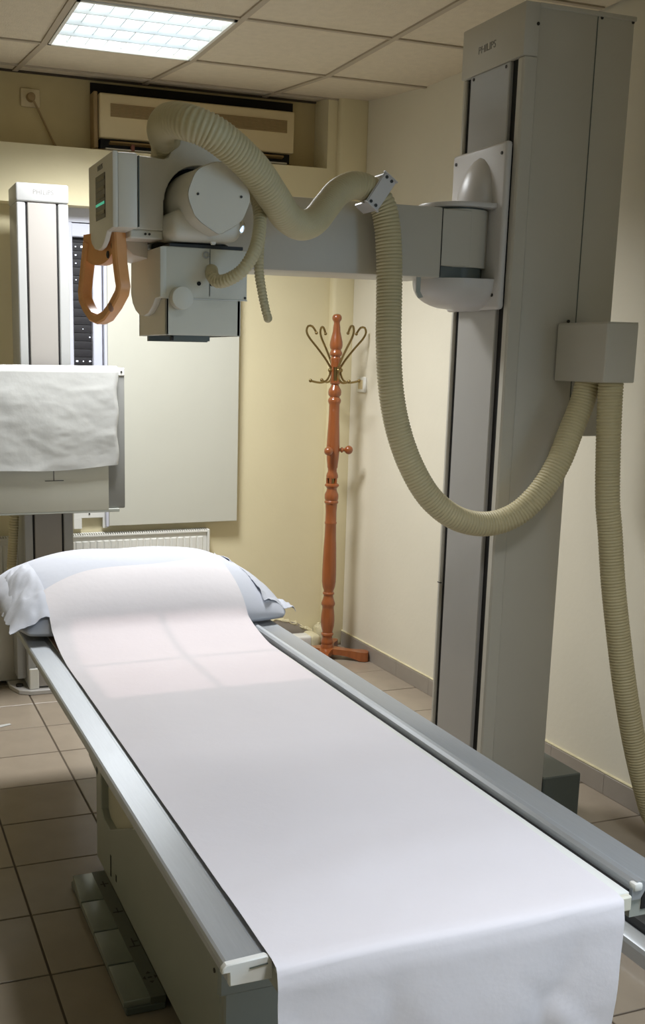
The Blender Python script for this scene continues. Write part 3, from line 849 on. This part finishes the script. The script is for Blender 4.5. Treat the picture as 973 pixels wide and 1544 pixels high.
obj('seam', MB().box(XR-0.0045, XR-0.0025, YA+0.0005, YA+0.003, 1.30, ZT-0.013), m_dgrey, ts)
screws(ts, [(XF+0.038, YA-0.006, 2.470), (XR+0.012, YA+0.004, ZT-0.014), (XR2-0.008, YA+0.004, ZT-0.014)], (0, -1, 0), 0.005)
text('lettering', 'PHILIPS', 0.030, (XF-0.0065, -1.90, 2.448), (0, -1, 0), (0, 0, 1), m_letterdark, ts)
obj('flank_joint', MB().box(XF-0.0005, XF+0.006, YB_-0.0175, YB_+0.0005, 0.783, 0.786), m_black, ts)
obj('base_foot', MB().box(1.708, 1.857, -2.085, -1.80, 0.0, 0.166, 0.004, 1), m_dgrey, ts)
obj('key_switch', MB().cyl((XF-0.012, -1.865, 1.02), (XF-0.001, -1.865, 1.02), 0.006, seg=10), m_red, ts)
obj('carriage_wheel_cover', MB().box(XF+0.01, XR, -2.075, -1.77, 0.057, 0.085), m_black, ts)
# carriage
ca = obj('carriage_plate', MB().box(XF-0.026, XF-0.003, -2.067, -1.768, 1.680, 2.158, 0.010, 3), m_greyw, ts)
screws(ca, [(XF-0.027, -2.045, 2.125), (XF-0.027, -1.79, 2.13), (XF-0.027, -2.035, 1.722)], (-1, 0, 0), 0.005)
AYc = -1.925
# tapering upper fairing (shell half cone against the plate)
fa = MB(); rings = []
for k in range(15):
    t = k/14.0
    z = 1.982+0.150*t
    w = 0.080*(1-t**2.4)**0.60+0.001; dpt = 0.060*(1-t**2.2)**0.8+0.001
    rings.append([(XF-0.022-dpt*math.cos(q), AYc+w*math.sin(q), z) for q in [(-PI/2+PI*i/18) for i in range(19)]]+[(XF-0.012, AYc+w, z), (XF-0.012, AYc-w, z)])
fa.rings(rings); obj('upper_fairing', fa, m_greyw, ca, angle=60)
def dshape(x_c, y_c, rad, back, z0, z1, bev=0.003):
    pts = [(x_c-rad*math.sin(a), y_c-rad*math.cos(a)) for a in [PI*i/28 for i in range(29)]]
    return MB().prism(pts+[(back, y_c+rad), (back, y_c-rad)], 'z', z0, z1, bev, 2)
PVX = 1.352
obj('upper_flange', dshape(PVX, AYc, 0.112, XF-0.012, 1.972, 1.986), m_greyw, ca)
lo = MB(); rings = []
for k in range(13):
    t = k/12.0
    z = 1.768-0.090*t
    s = (1-t**2.6)**0.5*0.995+0.005
    rad = 0.118*max(s, 0.04)
    xc = PVX+0.03*(1-s)
    pts = [(xc-rad*math.sin(a), AYc-rad*math.cos(a)) for a in [PI*i/28 for i in range(29)]]
    rings.append([(p[0], p[1], z) for p in pts]+[(XF-0.012, AYc+max(rad, 0.02), z), (XF-0.012, AYc-max(rad, 0.02), z)])
lo.rings(rings); obj('lower_bowl', lo, m_greyw, ca, angle=60)
obj('pivot_drum', MB().cyl((PVX, AYc, 1.800), (PVX, AYc, 1.966), 0.100, seg=40, bev=0.005), m_grey, ca)
obj('pivot_core', MB().cyl((PVX, AYc, 1.764), (PVX, AYc, 1.975), 0.088, seg=32), m_dgrey, ca)
# arm: box beam whose right end wraps the drum
arm = obj('arm', MB().box(0.47, 1.250, -2.03, -1.835, 1.766, 1.964, 0.004, 2), m_grey, ts)
obj('arm_seam', MB().box(1.2495, 1.2525, -2.028, -1.84, 1.770, 1.962), m_black, arm)
obj('drum_cover', MB().box(1.252, 1.352, -2.0265, -1.84, 1.801, 1.962, 0.003, 1), m_grey, arm)
obj('drum_skirt', MB().box(1.252, 1.352, -2.010, -1.85, 1.768, 1.801), m_dgrey, arm)
obj('hook', MB().box(1.180, 1.194, -2.018, -2.014, 1.722, 1.767).prism([(1.180, 1.724), (1.194, 1.724), (1.203, 1.709), (1.190, 1.706)], 'y', -2.020, -2.012), m_grey2, arm)

# cable box
cb = thing('cable_box', 'small grey box on the column side where two hoses come out', 'cable box', (1.69, -2.2, 1.47))
obj('housing', MB().box(1.633, 1.743, -2.320, -2.088, 1.472, 1.641, 0.003, 1), m_grey, cb)
obj('lid', MB().box(1.636, 1.742, -2.318, -2.088, 1.640, 1.6435, 0.001, 1), m_grey, cb)
screws(cb, [(1.668, -2.092, 1.650)], (0, -1, 0), 0.005)

# ------------------------------------------------------------------ x-ray head
th = thing('xray_head', 'grey x-ray tube head with round end cap, control panel and orange grip', 'x-ray head', (0.44, -2.15, 1.79))
TX, TZ, TR = 0.437, 1.896, 0.0775
# tube housing along Y
tubm = MB()
def oct_ring(y, sc, flat):
    pts = []
    for i in range(64):
        a = 2*PI*i/64
        rr = TR*sc
        rad = rr
        down = abs(((a-1.5*PI+PI) % (2*PI))-PI)      # angle away from straight down
        lim = math.acos(1/1.17)
        if down < lim:
            rad = rr*(1-flat)+flat*min(rr/math.cos(lim-down), rr*1.145)
        rad *= 1+0.018*flat*math.cos(8*a)*(1 if down > 0.8 else 0)
        pts.append((TX+rad*math.cos(a), y, TZ+rad*math.sin(a)))
    return pts
tubm.rings([oct_ring(-2.398, 0.955, 0.9), oct_ring(-2.401, 0.965, 0.9)][::-1]+[oct_ring(-2.400, 0.975, 0.9), oct_ring(-2.392, 1.0, 0.8), oct_ring(-2.30, 1.0, 0.5), oct_ring(-2.22, 1.04, 0.0), oct_ring(-1.95, 1.04, 0.0)])
obj('tube_housing', tubm, m_head, th, angle=30)
screws(th, [(0.384, -2.4015, 1.898), (0.491, -2.4015, 1.898)], (0, -1, 0), 0.003)
obj('tube_port', MB().box(0.343, 0.519, -2.335, -2.03, 1.803, 1.872, 0.022, 4), m_head, th)
obj('swivel_ring', MB().cyl((0.44, -2.16, 1.783), (0.44, -2.16, 1.806), 0.098, seg=36), m_black, th)
obj('swivel_plate', MB().box(0.355, 0.545, -2.27, -2.02, 1.790, 1.798), m_dark, th)
obj('port_tab', MB().prism([(0.437, 1.800), (0.452, 1.800), (0.449, 1.793), (0.441, 1.793)], 'y', -2.338, -2.330), m_head, th)
# yoke with cross piece
yk = [(0.262, 1.829), (0.345, 1.829), (0.345, 1.900)]
for k in range(0, 16):
    a = math.radians(177-k*8.5)
    yk.append((TX+0.0905*math.cos(a), TZ+0.0905*math.sin(a)))
yk += [(0.535, 1.965), (0.545, 2.005), (0.505, 2.044), (0.455, 2.060), (0.410, 2.056), (0.384, 2.042), (0.366, 2.018), (0.356, 2.000), (0.345, 1.9955), (0.250, 2.001)]
obj('yoke', MB().prism(yk, 'y', -2.250, -2.07, 0.004, 2), m_head, th, angle=30)
obj('hub', MB().cyl((0.455, -2.10, 1.900), (0.455, -1.88, 1.900), 0.130, seg=48, bev=0.01), m_head, th)
obj('yoke_gap', MB().box(0.340, 0.53, -2.20, -2.08, 1.815, 1.985), m_black, th)
obj('yoke_underside', MB().box(0.262, 0.345, -2.245, -2.08, 1.808, 1.829, 0.003, 1), m_head, th)
screws(th, [(0.300, -2.246, 1.819), (0.310, -2.246, 1.819)], (0, -1, 0), 0.003)
obj('arm_bracket', MB().prism([(0.272, 1.815), (0.330, 1.815), (0.330, 1.768), (0.292, 1.775), (0.276, 1.790)], 'y', -2.16, -1.99, 0.005, 2), m_head, th)
obj('connector', MB().cyl((0.528, -2.28, 1.845), (0.528, -2.19, 1.852), 0.020, seg=18, bev=0.003), m_chrome, th)
obj('connector', MB().cyl((0.540, -2.235, 1.855), (0.540, -2.14, 1.862), 0.022, seg=18, bev=0.003), m_chrome, th)
# console
co = obj('console', MB().prism([(-2.066, 1.992), (-2.326, 1.992), (-2.326, 1.822), (-2.262, 1.818), (-2.235, 1.798), (-2.205, 1.786), (-2.165, 1.782), (-2.125, 1.788), (-2.092, 1.803), (-2.066, 1.828)], 'x', 0.200, 0.214, 0.004, 2), m_head, th, angle=30)
obj('console_body', MB().box(0.213, 0.262, -2.325, -2.068, 1.822, 1.991, 0.006, 2), m_head, co)
obj('console_seam', MB().box(0.2618, 0.2645, -2.3262, -2.20, 1.826, 1.985), m_dgrey, co)
dsp = obj('display', MB().box(0.1985, 0.2015, -2.252, -2.152, 1.852, 1.955), m_screendark, co, label='dark control display with one green line')
for zz, hh, mm in ((1.944, 0.007, m_label), (1.922, 0.008, m_label), (1.902, 0.006, m_label), (1.887, 0.006, m_screen), (1.866, 0.008, m_label)):
    obj('display_band', MB().box(0.1975, 0.199, -2.247, -2.157, zz-hh/2, zz+hh/2), mm, dsp)
text('lettering', 'PHILIPS', 0.017, (0.1996, -2.20, 1.972), (0, -1, 0), (0, 0, 1), m_letterdark, co)
# orange grip, turned a little toward the operator
GL, GR = Vector((0.192, -2.01, 0)), Vector((0.254, -2.265, 0))
ge = (GR-GL); gn = Vector((ge.y, -ge.x, 0)).normalized(); geu = ge.normalized()
if gn.x > 0: gn = -gn
def gp(s, z): return Vector((GL.x+ge.x*s, GL.y+ge.y*s, z))
gpath = [(0.783, 1.835), (0.801, 1.789), (0.818, 1.753), (0.856, 1.713), (0.880, 1.694), (0.854, 1.678), (0.717, 1.649), (0.562, 1.625), (0.418, 1.617), (0.273, 1.625), (0.156, 1.645), (0.068, 1.669), (0.056, 1.689), (0.09, 1.722), (0.14, 1.768), (0.188, 1.81)]
rings = []
for i, (s, z) in enumerate(gpath):
    a = gpath[max(0, i-1)]; b = gpath[min(len(gpath)-1, i+1)]
    d = (gp(*b)-gp(*a)).normalized(); n_ = gn; side = d.cross(n_).normalized()
    w, h, c_ = 0.0125, 0.016, 0.004
    rings.append([gp(s, z)+side*p+n_*q for p, q in ((-w+c_, -h), (w-c_, -h), (w, -h+c_), (w, h-c_), (w-c_, h), (-w+c_, h), (-w, h-c_), (-w, -h+c_))])
gpb = MB().rings(rings)
gr_ = obj('grip', gpb, m_orange, th, angle=40, label='orange plastic hand grip')
yk2 = []
for i in range(19):
    a = PI+PI*i/18
    yk2.append((0.44+0.33*math.cos(a), 1.796+0.046*math.sin(a)))
t = bmesh.new()
A = [t.verts.new(gp(s, z)-gn*0.014) for s, z in yk2+[(0.78, 1.83), (0.12, 1.83)]]
B = [t.verts.new(gp(s, z)+gn*0.010) for s, z in yk2+[(0.78, 1.83), (0.12, 1.83)]]
t.faces.new(A); t.faces.new(B[::-1])
for i in range(len(A)):
    t.faces.new((A[i], B[i], B[(i+1) % len(A)], A[(i+1) % len(A)]))
bmesh.ops.recalc_face_normals(t, faces=t.faces[:])
obj('grip_root', MB()._merge(t), m_orange, gr_, angle=40)
obj('release_button', MB().ball(gp(0.72, 1.646)+gn*0.012, 0.010, 12, (0.7, 1.3, 1.3)), m_skinny, gr_)
for s, z in ((0.76, 1.792), (0.66, 1.772), (0.16, 1.775)):
    obj('grip_slot', MB().ball(gp(s, z)+gn*0.012, 0.006, 8, (0.7, 0.9, 1.6)), m_dark, gr_)

# ------------------------------------------------------------------ collimator
cl = thing('collimator', 'grey collimator box with a round knob below the x-ray tube', 'collimator', (0.446, -2.14, 1.57))
cov = MB(); cov.prism([(0.337, 1.668), (0.556, 1.668), (0.556, 1.789), (0.337, 1.791)], 'y', -2.276, -1.992, 0.004, 2)
obj('upper_cover', cov, m_coll, cl)
lowm = MB()
lowm.box(0.345, 0.541, -2.270, -2.262, 1.579, 1.668, 0.002, 1); lowm.box(0.345, 0.541, -2.02, -2.012, 1.579, 1.668)
lowm.box(0.345, 0.353, -2.270, -2.012, 1.579, 1.668, 0.002, 1); lowm.box(0.533, 0.541, -2.270, -2.012, 1.579, 1.668)
obj('lower_body', lowm, m_coll, cl)
lc = MB(); lc.prism([(-2.277, 1.789), (-1.992, 1.789), (-1.988, 1.690), (-2.005, 1.664), (-2.035, 1.645), (-2.075, 1.632), (-2.120, 1.628), (-2.165, 1.634), (-2.205, 1.650), (-2.232, 1.668), (-2.277, 1.670)], 'x', 0.328, 0.345, 0.003, 2)
obj('side_cover', lc, m_coll, cl)
obj('cover_seam', MB().box(0.4555, 0.457, -2.2775, -2.275, 1.675, 1.788), m_dgrey, cl)
obj('bottom_seam', MB().box(0.345, 0.557, -2.2775, -2.27, 1.6665, 1.6685), m_white, cl)
obj('knob', MB().cyl((0.379, -2.272, 1.668), (0.379, -2.304, 1.668), 0.0275, seg=32, bev=0.003), m_coll, cl)
tor = MB()
ring = [(0.446+0.007*math.cos(a), -2.2785, 1.774+0.007*math.sin(a)) for a in [2*PI*i/16 for i in range(17)]]
tor.tube(ring, 0.002, 6, 0.003)
obj('latch_ring', tor, m_alu, cl)
for x in (0.428, 0.461):
    obj('screw_hole', MB().cyl((x, -2.274, 1.705), (x, -2.2775, 1.705), 0.0052, seg=14), m_black, cl)
obj('corner_screw', MB().cyl((0.550, -2.274, 1.674), (0.550, -2.2785, 1.674), 0.003, seg=10), m_screw, cl)
obj('filter_rail', MB().box(0.362, 0.462, -2.262, -2.252, 1.566, 1.580), m_dgrey, cl)
obj('filter_rail', MB().box(0.362, 0.528, -2.045, -2.03, 1.566, 1.580), m_dgrey, cl)
obj('rail_pin', MB().cyl((0.359, -2.262, 1.572), (0.366, -2.262, 1.572), 0.006, seg=12), m_black, cl)
# crosswires under the field lamp
cw = MB(); cw.box(0.4453, 0.4467, -2.262, -2.02, 1.5795, 1.5803); cw.box(0.353, 0.533, -2.1407, -2.1393, 1.5795, 1.5803)
obj('crosswire', cw, m_black, cl)
LZ = 1.662; SH = 0.0232
for a, b, c, d in ((0.353, 0.446-SH, -2.262, -2.02), (0.446+SH, 0.533, -2.262, -2.02), (0.446-SH, 0.446+SH, -2.262, -2.14-SH), (0.446-SH, 0.446+SH, -2.14+SH, -2.02)):
    obj('shutter', MB().box(a, b, c, d, 1.585, 1.588), m_black, cl)
sp = bpy.data.lights.new('collimator_lamp', 'SPOT')
sp.energy = 4.2; sp.color = (1.0, 0.70, 0.68); sp.spot_size = math.radians(70); sp.spot_blend = 0.0
sp.shadow_soft_size = 0.0012
so_ = bpy.data.objects.new('collimator_lamp', sp); C.objects.link(so_)
so_.location = (0.446, -2.14, LZ)

# ------------------------------------------------------------------ hoses
MAIN = [(0.385,-2.12,1.99), (0.372,-2.19,2.033), (0.336,-2.28,2.057), (0.325,-2.38,2.057), (0.346,-2.450,2.041), (0.392,-2.470,2.022), (0.449,-2.460,1.993), (0.514,-2.430,1.955), (0.580,-2.380,1.908), (0.640,-2.320,1.872), (0.705,-2.260,1.861), (0.764,-2.210,1.880), (0.819,-2.160,1.925), (0.871,-2.120,1.969), (0.922,-2.095,1.993), (0.963,-2.085,1.994), (0.999,-2.080,1.979), (1.025,-2.085,1.948), (1.039,-2.090,1.895), (1.047,-2.095,1.806), (1.049,-2.100,1.697), (1.048,-2.110,1.569), (1.057,-2.120,1.439), (1.081,-2.130,1.326), (1.124,-2.140,1.221), (1.187,-2.150,1.129), (1.274,-2.160,1.068), (1.372,-2.170,1.050), (1.456,-2.190,1.078), (1.523,-2.210,1.146), (1.572,-2.230,1.234), (1.603,-2.240,1.329), (1.613,-2.250,1.403), (1.608+0.058,-2.25,1.50)]
MAIN[-4:] = [(1.577, -2.215, 1.234), (1.622, -2.205, 1.329), (1.655, -2.200, 1.403), (1.674, -2.197, 1.470), (1.676, -2.195, 1.520)]
tag(obj('main_hose', MB().tube(MAIN, 0.0375, 22, ribs=(0.0095, 0.0032), taper=lambda t: 1.0+0.10*max(0.0, 1-t/0.35)), m_hose, angle=80), 'thick ribbed hose looping from the x-ray head to the cable box', 'hose')
DROP = [(1.700,-2.270,1.50), (1.701,-2.272,1.40), (1.705,-2.278,1.25), (1.712,-2.284,1.12), (1.724,-2.290,1.034), (1.744,-2.300,0.872), (1.773,-2.310,0.706), (1.807,-2.320,0.537), (1.852,-2.330,0.362), (1.902,-2.340,0.205), (1.945,-2.350,0.10), (1.99, -2.40, 0.045), (2.0, -2.60, 0.042), (1.99, -3.0, 0.041)]
tag(obj('drop_hose', MB().tube(DROP, 0.0365, 22, ribs=(0.0095, 0.003)), m_hose, angle=80), 'ribbed hose hanging from the cable box down to the floor at right', 'hose')
SMALL = [(0.566,-2.26,1.95), (0.566,-2.300,1.917), (0.566,-2.330,1.868), (0.552,-2.360,1.818), (0.531,-2.380,1.772), (0.505,-2.380,1.734), (0.478,-2.360,1.713), (0.458,-2.335,1.708), (0.452,-2.310,1.722), (0.462,-2.272,1.739)]
tag(obj('collimator_hose', MB().tube(SMALL, 0.0165, 16, ribs=(0.0085, 0.0025)), m_hose, angle=80), 'thin ribbed hose curving into the front of the collimator', 'hose')
DANG = [(0.585,-2.2,1.97), (0.607,-2.2,1.926), (0.618,-2.2,1.861), (0.615,-2.2,1.803), (0.616,-2.2,1.746), (0.625,-2.2,1.696), (0.635,-2.2,1.654), (0.643,-2.2,1.629)]
tag(obj('loose_hose', MB().tube(DANG, 0.0165, 16, ribs=(0.0085, 0.0028), taper=lambda t: 1-0.3*t).ball((0.643, -2.2, 1.629), 0.0118, 12), m_hose, angle=80), 'short ribbed hose with closed end dangling behind the collimator', 'hose')
# clamp strap holding the main hose on the arm
hc = thing('hose_clamp', 'grey flat clamp strapping the ribbed hose to the arm top', 'clamp', (1.0, -2.08, 1.96))
ctr = Vector((0.999, -2.082, 1.979)); tdir = Vector((0.82, 0, -0.57)).normalized(); nd = Vector((0, -1, 0)); sd = Vector((0.57, 0, 0.82)).normalized()
def oriented(cx_, L_, W_, T_, off):
    t = bmesh.new(); bmesh.ops.create_cube(t, size=1)
    for v in t.verts:
        v.co = cx_+sd*(v.co.x*L_)+tdir*(v.co.y*W_)+nd*(v.co.z*T_+off)
    bmesh.ops.bevel(t, geom=t.edges[:], offset=0.003, segments=2, affect='EDGES')
    return MB()._merge(t)
obj('strap', oriented(ctr, 0.100, 0.044, 0.006, 0.041), m_greyw, hc)
obj('strap_side', oriented(ctr+sd*0.047, 0.005, 0.030, 0.075, 0.005), m_greyw, hc)
obj('strap_side', oriented(ctr-sd*0.047, 0.005, 0.030, 0.075, 0.005), m_greyw, hc)
for a, b in ((0.040, 0.008), (0.040, -0.010), (-0.040, 0.008), (-0.040, -0.010)):
    p = ctr+sd*a+tdir*b+nd*0.044
    obj('screw', MB().cyl(p, p+nd*0.002, 0.0045, seg=12), m_screw, hc)

# scrap of paper at the left edge of the view
tag(obj('paper_scrap', MB().prism([(0.03, -0.56), (0.165, -0.535), (0.17, -0.55), (0.05, -0.60)], 'z', 0.0006, 0.0022), m_paper), 'tiny white scrap of paper on the floor at the left', 'paper')
